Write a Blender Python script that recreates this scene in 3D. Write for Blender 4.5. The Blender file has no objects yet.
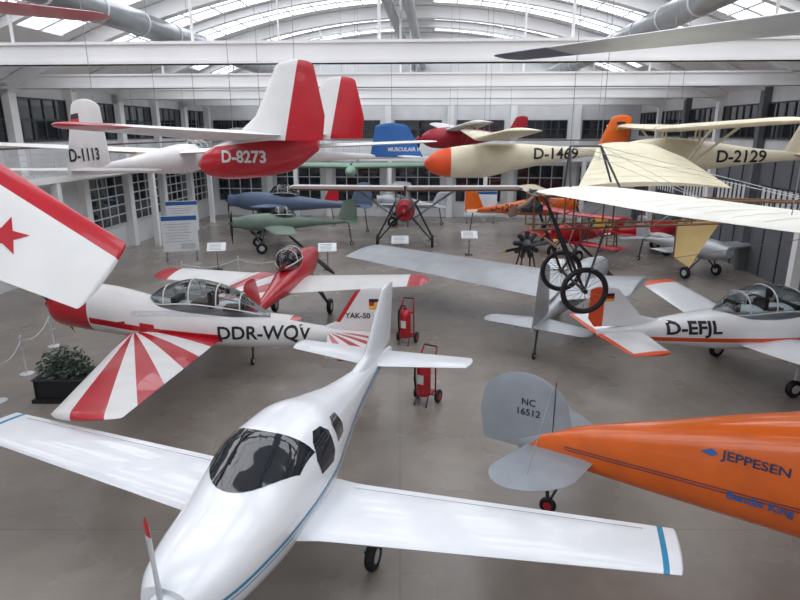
import bpy, bmesh, math, random
from mathutils import Vector, Matrix
from mathutils.bvhtree import BVHTree
random.seed(3)
V=Vector
sc=bpy.context.scene
sc.view_settings.view_transform='Standard'

# ------------------------------------------------------------ materials
def lin(c): return tuple((x/12.92 if x<=.04045 else ((x+.055)/1.055)**2.4) for x in c)
def hexc(h): return lin(tuple(int(h[i:i+2],16)/255 for i in (0,2,4)))
MC={}
def M(name,h,rough=.4,metal=0,coat=0,var=.06,scale=2.5,bump=0):
    if name in MC: return MC[name]
    m=bpy.data.materials.new(name); m.use_nodes=True
    nt=m.node_tree; b=nt.nodes['Principled BSDF']
    c=hexc(h)
    tc=nt.nodes.new('ShaderNodeTexCoord'); n=nt.nodes.new('ShaderNodeTexNoise')
    n.inputs['Scale'].default_value=scale; n.inputs['Detail'].default_value=5
    nt.links.new(tc.outputs['Object'],n.inputs['Vector'])
    r=nt.nodes.new('ShaderNodeValToRGB')
    r.color_ramp.elements[0].color=tuple(x*(1-var*2) for x in c)+(1,)
    r.color_ramp.elements[1].color=tuple(min(1,x*(1+var)) for x in c)+(1,)
    r.color_ramp.elements[0].position=.3; r.color_ramp.elements[1].position=.7
    nt.links.new(n.outputs['Fac'],r.inputs['Fac']); nt.links.new(r.outputs['Color'],b.inputs['Base Color'])
    b.inputs['Roughness'].default_value=rough; b.inputs['Metallic'].default_value=metal
    b.inputs['Coat Weight'].default_value=coat
    if bump:
        bp=nt.nodes.new('ShaderNodeBump'); bp.inputs['Strength'].default_value=bump; bp.inputs['Distance'].default_value=.02
        nt.links.new(n.outputs['Fac'],bp.inputs['Height']); nt.links.new(bp.outputs['Normal'],b.inputs['Normal'])
    MC[name]=m; return m
WHITE=M('white_gloss_paint','e8ebef',.22,coat=.4,var=.02)
WHITE2=M('white_painted_fabric','e2e2e1',.4,var=.03)
RED=M('red_paint','b81828',.3,coat=.3)
RED2=M('dark_red_paint','a0182a',.4)
ORANGE=M('orange_paint','e4681c',.25,coat=.4)
ORANGE2=M('orange_red_paint','e2511f',.4)
GREY=M('grey_fabric','989ea5',.5)
SILVER=M('silver_dope','b4b8bd',.38,metal=.35)
CREAM=M('cream_fabric','ddd6ba',.6)
CREAMW=M('pale_cream_fabric','e9e8de',.55)
CREAMG=M('cream_glider_paint','e0d7bc',.4)
TAN=M('tan_plywood','b39a78',.45)
BLUE=M('blue_paint','2b63a8',.35); DBLUE=M('dark_blue_paint','2a3a5e',.4)
BGREY=M('blue_grey_paint','5c6c86',.4)
TEAL=M('blue_pinstripe','2a86b0',.35)
OLIVE=M('olive_green_paint','718276',.5); GREEN=M('green_fabric','6f8f7a',.5)
BLACK=M('black_rubber','15151a',.6); INK=M('black_lettering','1b1b20',.5)
DGREY=M('dark_grey_metal','4a4d52',.45,metal=.5)
STEEL=M('steel_tube','9a9da0',.35,metal=.8)
WOOD=M('varnished_wood','7a5a3c',.4); BROWN=M('brown_paint','6a5040',.5)
YEL=M('yellow_paint','e0bb4a',.5); YELC=M('yellow_cream_fabric','dcc384',.6)
TINT=M('tinted_glazing','20262c',.06,coat=.6,var=.0)
LEAF=M('leaf_green','58685a',.7,var=.3,scale=9)
LITE=M('light_grey_paint','c9cdd0',.5)
def clear():
    m=bpy.data.materials.new('clear_canopy_perspex'); m.use_nodes=True; nt=m.node_tree
    for n in list(nt.nodes): nt.nodes.remove(n)
    o=nt.nodes.new('ShaderNodeOutputMaterial'); mx=nt.nodes.new('ShaderNodeMixShader')
    t=nt.nodes.new('ShaderNodeBsdfTransparent'); g=nt.nodes.new('ShaderNodeBsdfGlossy'); f=nt.nodes.new('ShaderNodeFresnel')
    t.inputs[0].default_value=(.72,.78,.8,1); g.inputs['Roughness'].default_value=.03; f.inputs[0].default_value=1.6
    nt.links.new(f.outputs[0],mx.inputs[0]); nt.links.new(t.outputs[0],mx.inputs[1]); nt.links.new(g.outputs[0],mx.inputs[2]); nt.links.new(mx.outputs[0],o.inputs[0])
    return m
CLEAR=clear()
def emis(name,h,s):
    m=bpy.data.materials.new(name); m.use_nodes=True; b=m.node_tree.nodes['Principled BSDF']
    b.inputs['Base Color'].default_value=(.8,.8,.8,1); b.inputs['Emission Color'].default_value=hexc(h)+(1,); b.inputs['Emission Strength'].default_value=s
    return m
SKYL=emis('daylit_milky_glazing','f4f8ff',2.98)

# ------------------------------------------------------------ geometry
def pchip(st):
    n=len(st); k=len(st[0]); 
    d=[[(st[i+1][j]-st[i][j])/(st[i+1][0]-st[i][0]) for j in range(k)] for i in range(n-1)]
    m=[]
    for i in range(n):
        r=[]
        for j in range(k):
            if i==0: r.append(d[0][j])
            elif i==n-1: r.append(d[-1][j])
            else:
                a,b=d[i-1][j],d[i][j]; r.append(0 if a*b<=0 else 2*a*b/(a+b))
        m.append(r)
    def f(s):
        i=0
        while i<n-2 and s>st[i+1][0]: i+=1
        h=st[i+1][0]-st[i][0]; t=max(0,min(1,(s-st[i][0])/h)); o=[]
        for j in range(k):
            a,b=st[i][j],st[i+1][j]
            o.append((2*t**3-3*t*t+1)*a+(t**3-2*t*t+t)*h*m[i][j]+(-2*t**3+3*t*t)*b+(t**3-t*t)*h*m[i+1][j])
        return o
    return f
class G:
    def __init__(s): s.bm=bmesh.new(); s.mats=[]
    def mi(s,m):
        if m not in s.mats: s.mats.append(m)
        return s.mats.index(m)
    def loft(s,rings,mat,cap=(True,True),closed=True):
        i=s.mi(mat); vs=[[s.bm.verts.new(p) for p in r] for r in rings]; fs=[]
        n=len(rings[0])
        for a,b in zip(vs[:-1],vs[1:]):
            for j in range(n if closed else n-1):
                fs.append(s.bm.faces.new((a[j],a[(j+1)%n],b[(j+1)%n],b[j])))
        if cap[0]: fs.append(s.bm.faces.new(list(reversed(vs[0]))))
        if cap[1]: fs.append(s.bm.faces.new(vs[-1]))
        for f in fs: f.material_index=i
        return fs
    def lathe(s,prof,mx,mat,seg=24,cap=(True,True)):
        rings=[]
        for r,h in prof:
            r=max(r,.0015)
            rings.append([mx@V((r*math.cos(2*math.pi*k/seg),r*math.sin(2*math.pi*k/seg),h)) for k in range(seg)])
        return s.loft(rings,mat,cap)
    def tube(s,a,b,r,mat,r1=None,seg=8):
        a=V(a); b=V(b); d=b-a
        if d.length<1e-5: return
        q=d.to_track_quat('Z','Y').to_matrix().to_4x4(); mx=Matrix.Translation(a)@q
        s.lathe([(r,0),(r if r1 is None else r1,d.length)],mx,mat,seg)
    def path(s,pts,r,mat,seg=6):
        for a,b in zip(pts[:-1],pts[1:]): s.tube(a,b,r,mat,seg=seg)
    def box(s,c,sz,mat,mx=None):
        i=s.mi(mat); c=V(c); vs=[]
        for x in(-.5,.5):
            for y in(-.5,.5):
                for z in(-.5,.5):
                    p=V((x*sz[0],y*sz[1],z*sz[2]))
                    if mx: p=mx@p
                    vs.append(s.bm.verts.new(c+p))
        for q in((0,1,3,2),(4,6,7,5),(0,4,5,1),(2,3,7,6),(0,2,6,4),(1,5,7,3)):
            s.bm.faces.new([vs[k] for k in q]).material_index=i
    def poly(s,pts,mat):
        f=s.bm.faces.new([s.bm.verts.new(p) for p in pts]); f.material_index=s.mi(mat)
    def fus(s,st,mat,n=56,seg=40,cap=(True,True)):
        st=[tuple(list(q)+[2.3]) if len(q)==4 else q for q in st]
        f=pchip(st); s0,s1=st[0][0],st[-1][0]; rings=[]
        for k in range(n+1):
            t=k/n; ss=s0+(s1-s0)*t
            _,w,zb,zt,e=f(ss); zc=(zb+zt)/2; h=(zt-zb)/2; r=[]
            for j in range(seg):
                a=2*math.pi*j/seg; c,d=math.cos(a),math.sin(a)
                r.append(V((-ss,w*math.copysign(abs(c)**(2/e),c),zc+h*math.copysign(abs(d)**(2/e),d))))
            rings.append(r)
        return s.loft(rings,mat,cap)
    def surf(s,secs,th,mat,rt=.94,camber=0,lef=.5,ns=26):
        """secs: [(LE point, chord)] chord runs along -X"""
        P=[(V(a),c) for a,c in secs]; L=[0]
        for a,b in zip(P[:-1],P[1:]): L.append(L[-1]+(b[0]-a[0]).length)
        T=L[-1]; sp=(P[-1][0]-P[0][0]); sp.x=0; sp.normalize(); N=sp.cross(V((1,0,0))).normalized()
        if N.z<0: N=-N
        es=[rt*k/ns for k in range(ns)]+[rt+(1-rt)*math.sin(math.pi/2*k/8) for k in range(9)]
        rings=[]
        xs=[.5-.5*math.cos(math.pi*k/9) for k in range(10)]
        for e in es:
            d=e*T; i=0
            while i<len(L)-2 and d>L[i+1]: i+=1
            t=(d-L[i])/(L[i+1]-L[i]); le=P[i][0].lerp(P[i+1][0],t); c=P[i][1]*(1-t)+P[i+1][1]*t
            m=1
            if e>rt: m=math.sqrt(max(0,1-((e-rt)/(1-rt))**2))
            m=max(m,.06); le=le+V((-c*(1-m)*lef,0,0)); cc=c*m
            def yt(x): return 5*th*(.2969*math.sqrt(x)-.126*x-.3516*x*x+.2843*x**3-.1036*x**4)*cc+.002
            up=[le+V((-x*cc,0,0))+N*(yt(x)+camber*4*x*(1-x)*cc) for x in reversed(xs)]
            lo=[le+V((-x*cc,0,0))+N*(-yt(x)+camber*4*x*(1-x)*cc) for x in xs[1:]]
            rings.append(up+lo)
        return s.loft(rings,mat)
    def paint(s,fn,cuts=()):
        for co,no in cuts:
            bmesh.ops.bisect_plane(s.bm,geom=s.bm.verts[:]+s.bm.edges[:]+s.bm.faces[:],plane_co=V(co),plane_no=V(no),dist=1e-5)
        for f in s.bm.faces:
            m=fn(f.calc_center_median())
            if m: f.material_index=s.mi(m)
    def bvh(s): 
        s.bm.faces.ensure_lookup_table(); return BVHTree.FromBMesh(s.bm)
    def obj(s,name,parent=None,smooth=True,ang=40,recalc=True):
        if recalc: bmesh.ops.recalc_face_normals(s.bm,faces=s.bm.faces[:])
        me=bpy.data.meshes.new(name); s.bm.to_mesh(me); s.bm.free()
        for m in s.mats: me.materials.append(m)
        if smooth:
            for p in me.polygons: p.use_smooth=True
            me.set_sharp_from_angle(angle=math.radians(ang))
        o=bpy.data.objects.new(name,me); sc.collection.objects.link(o)
        if parent: o.parent=parent
        return o
def gridcut(t,xs,ys,cell):
    for lo,hi,ax in((min(xs),max(xs),0),(min(ys),max(ys),1)):
        k=lo+cell
        while k<hi:
            co=V((k,0,0)) if ax==0 else V((0,k,0)); no=V((1,0,0)) if ax==0 else V((0,1,0))
            bmesh.ops.bisect_plane(t,geom=t.verts[:]+t.edges[:]+t.faces[:],plane_co=co,plane_no=no,dist=1e-6); k+=cell
def proj(g,tmp,bvh,O,U,W,D,mat,off):
    i=g.mi(mat); mp={}
    for v in tmp.verts:
        p=O+U*v.co.x+W*v.co.y
        h=bvh.ray_cast(p,D)
        if h[0] is None:
            h=bvh.find_nearest(p+D*(-(O.dot(D))))
        q=(h[0] if h[0] is not None else p)-D*off
        mp[v]=g.bm.verts.new(q)
    for f in tmp.faces:
        try: g.bm.faces.new([mp[v] for v in f.verts]).material_index=i
        except ValueError: pass
    tmp.free()
def decal(g,bvh,poly,O,U,W,D,mat,cell=.08,off=.006):
    t=bmesh.new(); f=t.faces.new([t.verts.new((a,b,0)) for a,b in poly]); bmesh.ops.triangulate(t,faces=[f])
    gridcut(t,[p[0] for p in poly],[p[1] for p in poly],cell)
    proj(g,t,bvh,V(O),V(U),V(W),V(D),mat,off)
def text(g,bvh,s,size,O,U,W,D,mat,bold=.012,off=.01,sx=1):
    cu=bpy.data.curves.new('t','FONT'); cu.body=s; cu.size=size; cu.offset=bold*size; cu.align_x='CENTER'; cu.align_y='CENTER'; cu.resolution_u=3
    o=bpy.data.objects.new('t',cu); sc.collection.objects.link(o)
    dg=bpy.context.evaluated_depsgraph_get(); me=bpy.data.meshes.new_from_object(o.evaluated_get(dg))
    t=bmesh.new(); t.from_mesh(me)
    for v in t.verts: v.co.x*=sx
    bmesh.ops.triangulate(t,faces=t.faces[:])
    gridcut(t,[v.co.x for v in t.verts],[v.co.y for v in t.verts],size*.17)
    bpy.data.objects.remove(o); bpy.data.curves.remove(cu); bpy.data.meshes.remove(me)
    proj(g,t,bvh,V(O),V(U),V(W),V(D),mat,off)
def side(sd): # left side +1 : U,W,D
    return (V((-1,0,0)),V((0,0,1)),V((0,-1,0))) if sd>0 else (V((1,0,0)),V((0,0,1)),V((0,1,0)))
def rrect(x0,x1,y0,y1,r,n=5):
    p=[]
    for cx,cy,a0 in((x1-r,y1-r,0),(x0+r,y1-r,90),(x0+r,y0+r,180),(x1-r,y0+r,270)):
        for k in range(n+1):
            a=math.radians(a0+90*k/n); p.append((cx+r*math.cos(a),cy+r*math.sin(a)))
    return p
def empty(name,loc,psi=0):
    e=bpy.data.objects.new(name,None); e.location=loc; e.rotation_euler=(0,0,math.radians(psi)); e.empty_display_size=.3
    sc.collection.objects.link(e); return e
def wheel(g,c,r,w=.12,axis='Y',hub=None):
    R=Matrix.Rotation(math.pi/2,4,'X') if axis=='Y' else Matrix.Rotation(math.pi/2,4,'Y')
    mx=Matrix.Translation(V(c))@R; h=w/2
    g.lathe([(r*.55,-h*.8),(r*.85,-h),(r*.97,-h*.6),(r,0),(r*.97,h*.6),(r*.85,h),(r*.55,h*.8)],mx,BLACK,28)
    g.lathe([(.03,-h*1.05),(r*.5,-h*.85),(r*.5,h*.85),(.03,h*1.05)],mx,hub or LITE,20)
def spoked(g,c,r):
    mx=Matrix.Translation(V(c))@Matrix.Rotation(math.pi/2,4,'X')
    rings=[]; n=40
    for k in range(n+1):
        a=2*math.pi*k/n; cc=V((math.cos(a),math.sin(a),0))
        rings.append([mx@(cc*(r-.045+.045*math.cos(b))+V((0,0,.045*math.sin(b)))) for b in [2*math.pi*q/10 for q in range(10)]])
    g.loft(rings,BLACK,(False,False))
    g.tube(mx@V((0,0,-.07)),mx@V((0,0,.07)),.04,DGREY)
    for k in range(20):
        a=2*math.pi*k/20; g.tube(mx@V((0,0,.05*(-1)**k)),mx@V((math.cos(a)*(r-.06),math.sin(a)*(r-.06),0)),.004,STEEL,seg=4)
def blade(g,c,ang,Lb,ch,mat,tip=None):
    a=math.radians(ang); rad=V((0,math.sin(a),math.cos(a))); tan=V((0,math.cos(a),-math.sin(a))); rings=[]
    n=16
    for k in range(n+1):
        t=k/n; r=.05+t*(Lb-.05); be=math.radians(60-42*t)
        w=ch*(.45+.55*math.sin(math.pi*min(1,t*.9+.1)))*(1 if t<.9 else math.sqrt(max(.02,1-((t-.9)/.1)**2)))
        cd=tan*math.cos(be)+V((1,0,0))*math.sin(be); nn=cd.cross(rad)
        rings.append([V(c)+rad*r+cd*(w/2*math.cos(q))+nn*((.025*(1-t)+.008)*math.sin(q)) for q in [2*math.pi*j/12 for j in range(12)]])
    k=int(n*.82); g.loft(rings[:k+1],mat); g.loft(rings[k:],tip or mat)
def canopy(root,st,frames,cock=True,arch=.016,fm=None):
    g=G(); g.fus(st,CLEAR,40,40); g.obj('canopy_glazing',root)
    f=pchip([tuple(list(q)+[2.3]) if len(q)==4 else q for q in st]); g=G()
    for s in frames:
        _,w,zb,zt,e=f(s); zc=(zb+zt)/2; h=(zt-zb)/2; pts=[]
        for k in range(17):
            a=math.pi*k/16; c,d=math.cos(a),math.sin(a)
            pts.append(V((-s,(w+.004)*math.copysign(abs(c)**(2/e),c),zc+(h+.004)*abs(d)**(2/e))))
        g.path(pts,arch,fm or WHITE2)
    s0,s1=st[0][0],st[-1][0]
    for sg in(1,-1):
        g.path([V((-s,sg*f(s)[1],(f(s)[2]+f(s)[3])/2)) for s in [s0+(s1-s0)*k/20 for k in range(1,20)]],arch,fm or WHITE2)
    g.obj('canopy_frame',root)
    if cock:
        g=G()
        for s in [s0+(s1-s0)*.5]+([s0+(s1-s0)*.75] if s1-s0>1.6 else []):
            _,w,zb,zt,e=f(s); z=(zb+zt)/2
            g.box((-s-.12,0,z+.06),(.1,w*1.1,(zt-zb)*.38),BLACK); g.box((-s+.12,0,z-.02),(.4,w*1.2,.08),BROWN)
        _,w,zb,zt,e=f(s0+(s1-s0)*.25)
        g.box((-(s0+(s1-s0)*.25),0,(zb+zt)/2+.03),(.12,w*1.4,.14),BLACK)
        g.obj('cockpit_seats',root)
# ------------------------------------------------------------ room
A=math.radians(3.5); CA,SA=math.cos(A),math.sin(A)
def R(x,y,z=0): return V((x*CA+y*SA,-x*SA+y*CA,z))
def roofr(xr): return 7.2+3.7*(1-((xr+1.3)/14.1)**2)
def roofz(x,y): return roofr(x*CA-y*SA)
XL,XR,Y0,Y1=-15.4,12.8,-8.9,40.5
RM=Matrix.Rotation(-A,3,'Z')
def rbox(g,x0,x1,y0,y1,z0,z1,mat): g.box(R((x0+x1)/2,(y0+y1)/2,(z0+z1)/2),(x1-x0,y1-y0,z1-z0),mat,RM)
WALLW=M('white_plaster_wall','d8d9da',.8,var=.05,scale=1.2)
WALLG=M('grey_panel_wall','66696e',.6,var=.08,scale=1)
CONC=M('white_painted_concrete','ebebeb',.7,var=.03,scale=.8)
def floor_mat():
    m=bpy.data.materials.new('worn_concrete_floor'); m.use_nodes=True; nt=m.node_tree; b=nt.nodes['Principled BSDF']; L=nt.links.new
    tc=nt.nodes.new('ShaderNodeTexCoord')
    def noise(sc_,d): 
        n=nt.nodes.new('ShaderNodeTexNoise'); n.inputs['Scale'].default_value=sc_; n.inputs['Detail'].default_value=d; L(tc.outputs['Object'],n.inputs['Vector']); return n
    a=noise(.3,5); c=noise(2.2,4)
    r=nt.nodes.new('ShaderNodeValToRGB'); e=r.color_ramp.elements
    e[0].color=hexc('857e77')+(1,); e[0].position=.3; e[1].color=hexc('9e978f')+(1,); e[1].position=.7
    L(a.outputs['Fac'],r.inputs['Fac'])
    r2=nt.nodes.new('ShaderNodeValToRGB'); r2.color_ramp.elements[0].color=(.9,.89,.88,1); r2.color_ramp.elements[1].color=(1.04,1.04,1.04,1); r2.color_ramp.elements[0].position=.3; r2.color_ramp.elements[1].position=.7
    L(c.outputs['Fac'],r2.inputs['Fac'])
    mx=nt.nodes.new('ShaderNodeMix'); mx.data_type='RGBA'; mx.blend_type='MULTIPLY'; mx.inputs[0].default_value=1
    L(r.outputs['Color'],mx.inputs[6]); L(r2.outputs['Color'],mx.inputs[7])
    br=nt.nodes.new('ShaderNodeTexBrick'); br.offset=0; br.inputs['Scale'].default_value=1; br.inputs['Brick Width'].default_value=7.5; br.inputs['Row Height'].default_value=7.5; br.inputs['Mortar Size'].default_value=.012
    br.inputs['Color1'].default_value=br.inputs['Color2'].default_value=(1,1,1,1); br.inputs['Mortar'].default_value=(.82,.8,.78,1); L(tc.outputs['Object'],br.inputs['Vector'])
    m2=nt.nodes.new('ShaderNodeMix'); m2.data_type='RGBA'; m2.blend_type='MULTIPLY'; m2.inputs[0].default_value=1
    L(mx.outputs[2],m2.inputs[6]); L(br.outputs['Color'],m2.inputs[7]); L(m2.outputs[2],b.inputs['Base Color'])
    rr=nt.nodes.new('ShaderNodeMapRange'); rr.inputs[3].default_value=.2; rr.inputs[4].default_value=.34; L(a.outputs['Fac'],rr.inputs[0]); L(rr.outputs[0],b.inputs['Roughness'])
    return m
FL=floor_mat()
g=G(); rbox(g,XL,XR,Y0,Y1,-.2,0,FL); g.obj('floor',smooth=False)
g=G(); rbox(g,XR,XR+.2,Y0,Y1,0,4.6,WALLG); rbox(g,XR,XR+.2,Y0,Y1,4.6,7.3,WALLW)
y=Y0+.6
while y<Y1: rbox(g,XR-.03,XR,y,y+.06,0,4.6,DGREY); y+=1.2
g.obj('wall_right',smooth=False)
g=G(); rbox(g,XL-.2,XL,Y0,Y1,0,7.3,WALLW); g.obj('wall_left',smooth=False)
for nm,ya,yb in(('wall_back',Y1,Y1+.2),('wall_front',Y0-.2,Y0)):
    g=G(); N=24; rings=[]
    for yy in(ya,yb):
        r=[R(XR,yy,0),R(XL,yy,0)]+[R(XL+(XR-XL)*k/N,yy,roofr(XL+(XR-XL)*k/N)) for k in range(N+1)]
        rings.append(r)
    g.loft(rings,WALLW); g.obj(nm,smooth=False)
# roof
bays=[-8.9,-1.3,6.3,13.9,21.5,29.1,36.7,40.5]
nx=28; xs=[XL+(XR-XL)*k/nx for k in range(nx+1)]
gr=G(); gl=G(); gm=G()
for a,b in zip(bays[:-1],bays[1:]):
    mid=(a+b)/2; parts=[(a,a+.9,0),(a+.9,mid-.45,1),(mid-.45,mid+.45,0),(mid+.45,b-.9,1),(b-.9,b,0)] if b-a>5 else [(a,a+.8,0),(a+.8,b-.8,1),(b-.8,b,0)]
    for ya,yb,sky in parts:
        for k in range(nx):
            sk=(sky and 3<=k<25 and k not in(13,14))
            q=[R(xs[k],ya,roofr(xs[k])),R(xs[k+1],ya,roofr(xs[k+1])),R(xs[k+1],yb,roofr(xs[k+1])),R(xs[k],yb,roofr(xs[k]))]
            (gl if sk else gr).poly(list(reversed(q)),SKYL if sk else CONC)
        if sky:
            for k in range(3,26): gm.tube(R(xs[k],ya,roofr(xs[k])-.05),R(xs[k],yb,roofr(xs[k])-.05),.035,LITE,seg=4)
            yy=(ya+yb)/2; gm.path([R(x,yy,roofr(x)-.06) for x in xs[3:26]],.04,LITE,seg=4)
    if b-a>5:
        rings=[[R(x,mid-.12,roofr(x)-.02),R(x,mid+.12,roofr(x)-.02),R(x,mid+.12,roofr(x)-.28),R(x,mid-.12,roofr(x)-.28)] for x in xs]
        gm.loft(rings,CONC)
gr.obj('ceiling',smooth=False,recalc=False); gl.obj('window_1',smooth=False,recalc=False); gm.obj('trim_1',smooth=False)
g=G()
for y in bays[:-1]:
    rings=[]
    for x in xs:
        z=roofr(x); rings.append([R(x,y-.2,z-.02),R(x,y+.2,z-.02),R(x,y+.2,z-.5),R(x,y-.2,z-.5)])
    g.loft(rings,CONC)
    if y>10:
        rbox(g,XL,XR,y-.15,y+.15,7.0,7.45,CONC); rbox(g,XL,XR,y-.2,y+.2,7.0,7.07,CONC); rbox(g,XL,XR,y-.2,y+.2,7.4,7.46,CONC)
        for x in(-9.5,-5.4,-1.3,2.8,6.9):
            p=R(x,y,7.4); g.tube(p,R(x,y,roofr(x)-.4),.035,CONC)
g.obj('trim_2',smooth=False)
# ducts
for x in(-9.2,6.6):
    g=G()
    g.tube(R(x,-8,8.75),R(x,40.4,8.75),.36,STEEL,seg=24)
    y=-7
    while y<40: g.tube(R(x,y,8.75),R(x,y+.08,8.75),.385,LITE,seg=24); y+=2.4
    g.obj('ventilation_duct')
g=G()
for x in(-1.62,-.98):
    g.tube(R(x,-8,9.4),R(x,40.4,9.4),.17,STEEL,seg=16)
g.obj('ceiling_pipe')
# windows + columns
def window_unit(name,wall,a,b,z0,z1,nxp,nzp,glass=None,fr=None):
    g=G(); glass=glass or TINT; fr=fr or WALLW
    def bx(a0,a1,zz0,zz1,dep,m):
        if wall=='L': rbox(g,XL-.01,XL+dep,a0,a1,zz0,zz1,m)
        elif wall=='R': rbox(g,XR-dep-.031,XR-.03,a0,a1,zz0,zz1,m)
        else: rbox(g,a0,a1,Y1-dep,Y1+.01,zz0,zz1,m)
    bx(a,b,z0,z1,.03,glass)
    for k in range(nxp+1):
        t=a+(b-a)*k/nxp; bx(t-.03,t+.03,z0-.03,z1+.03,.07,fr)
    for k in range(nzp+1):
        t=z0+(z1-z0)*k/nzp; bx(a-.03,b+.03,t-.03,t+.03,.07,fr)
    g.obj(name,smooth=False)
wn=2
for k in range(9):
    a=6.9+k*3.8
    if a+3>Y1: break
    window_unit('window_%d'%wn,'L',a,a+3,5.2,6.75,4,2,fr=DGREY); wn+=1
    if k!=4: window_unit('window_%d'%wn,'L',a,a+3,1.2,3.5,4,5,fr=LITE); wn+=1
    window_unit('window_%d'%wn,'R',a,a+3,5.3,6.6,5,2,fr=DGREY); wn+=1
    if k>1: window_unit('window_%d'%wn,'R',a,a+2.6,2.3,3.5,7,1,glass=WALLW,fr=DGREY); wn+=1
for k in range(7):
    a=-14.8+k*4.0
    window_unit('window_%d'%wn,'B',a,a+3.0,5.1,6.2,6,2,fr=DGREY); wn+=1
    window_unit('window_%d'%wn,'B',a,a+3.0,1.0,3.4,4,3,fr=LITE); wn+=1
g=G()
for k in range(10):
    y=6.3+k*3.8
    if y<Y1-.4: rbox(g,XL,XL+.35,y-.2,y+.2,0,7.2,CONC); rbox(g,XR-.3,XR,y-.15,y+.15,0,7.2,CONC if k%2==0 else WALLG)
for k in range(8): 
    x=-15.2+k*4.0
    if x<XR-.3: rbox(g,x-.2,x+.2,Y1-.3,Y1,0,7.2,CONC)
g.obj('trim_3',smooth=False)
# gallery along left and back walls
def rail(g,p0,p1,n):
    for k in range(n+1):
        t=k/n; p=p0.lerp(p1,t); g.tube(p+V((0,0,3.98)),p+V((0,0,5.0)),.02,LITE)
    for z in(4.2,4.4,4.6,4.8): g.tube(p0+V((0,0,z)),p1+V((0,0,z)),.012,LITE)
    g.tube(p0+V((0,0,5.02)),p1+V((0,0,5.02)),.035,BROWN)
g=G(); rbox(g,XL+.36,XL+1.6,10,Y1-2.4,3.75,3.98,CONC); rail(g,R(XL+1.55,10),R(XL+1.55,Y1-2.4),22)
for y in(13.9,21.5,29.1,36.7): rbox(g,XL+1.3,XL+1.55,y-.12,y+.12,0,3.75,CONC)
g.obj('gallery_balcony',smooth=False)
g=G(); rbox(g,XL+.4,XR-.4,Y1-2.2,Y1-.35,3.75,3.98,CONC); rail(g,R(XL+.45,Y1-2.15),R(XR-.45,Y1-2.15),20)
for x in(-9,-3,3,9): rbox(g,x-.12,x+.12,Y1-2.2,Y1-1.95,0,3.75,CONC)
g.obj('gallery_balcony',smooth=False)
g=G(); rbox(g,XL+.01,XL+.12,22.8,24.4,0,2.3,DGREY); rbox(g,XL+.01,XL+.16,22.7,22.8,0,2.4,WALLW); rbox(g,XL+.01,XL+.16,24.4,24.5,0,2.4,WALLW); rbox(g,XL+.01,XL+.16,22.7,24.5,2.3,2.4,WALLW); g.obj('door_1',smooth=False)

def l2w(loc,psi,p):
    a=math.radians(psi); return V((loc[0]+p[0]*math.cos(a)-p[1]*math.sin(a),loc[1]+p[0]*math.sin(a)+p[1]*math.cos(a),p[2]))
def cables(root,loc,psi,pts):
    g=G()
    for p in pts:
        w=l2w(loc,psi,p); g.tube(p,(p[0],p[1],roofz(w.x,w.y)-.03),.006,STEEL,seg=5)
    g.obj('suspension_cables',root)

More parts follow.
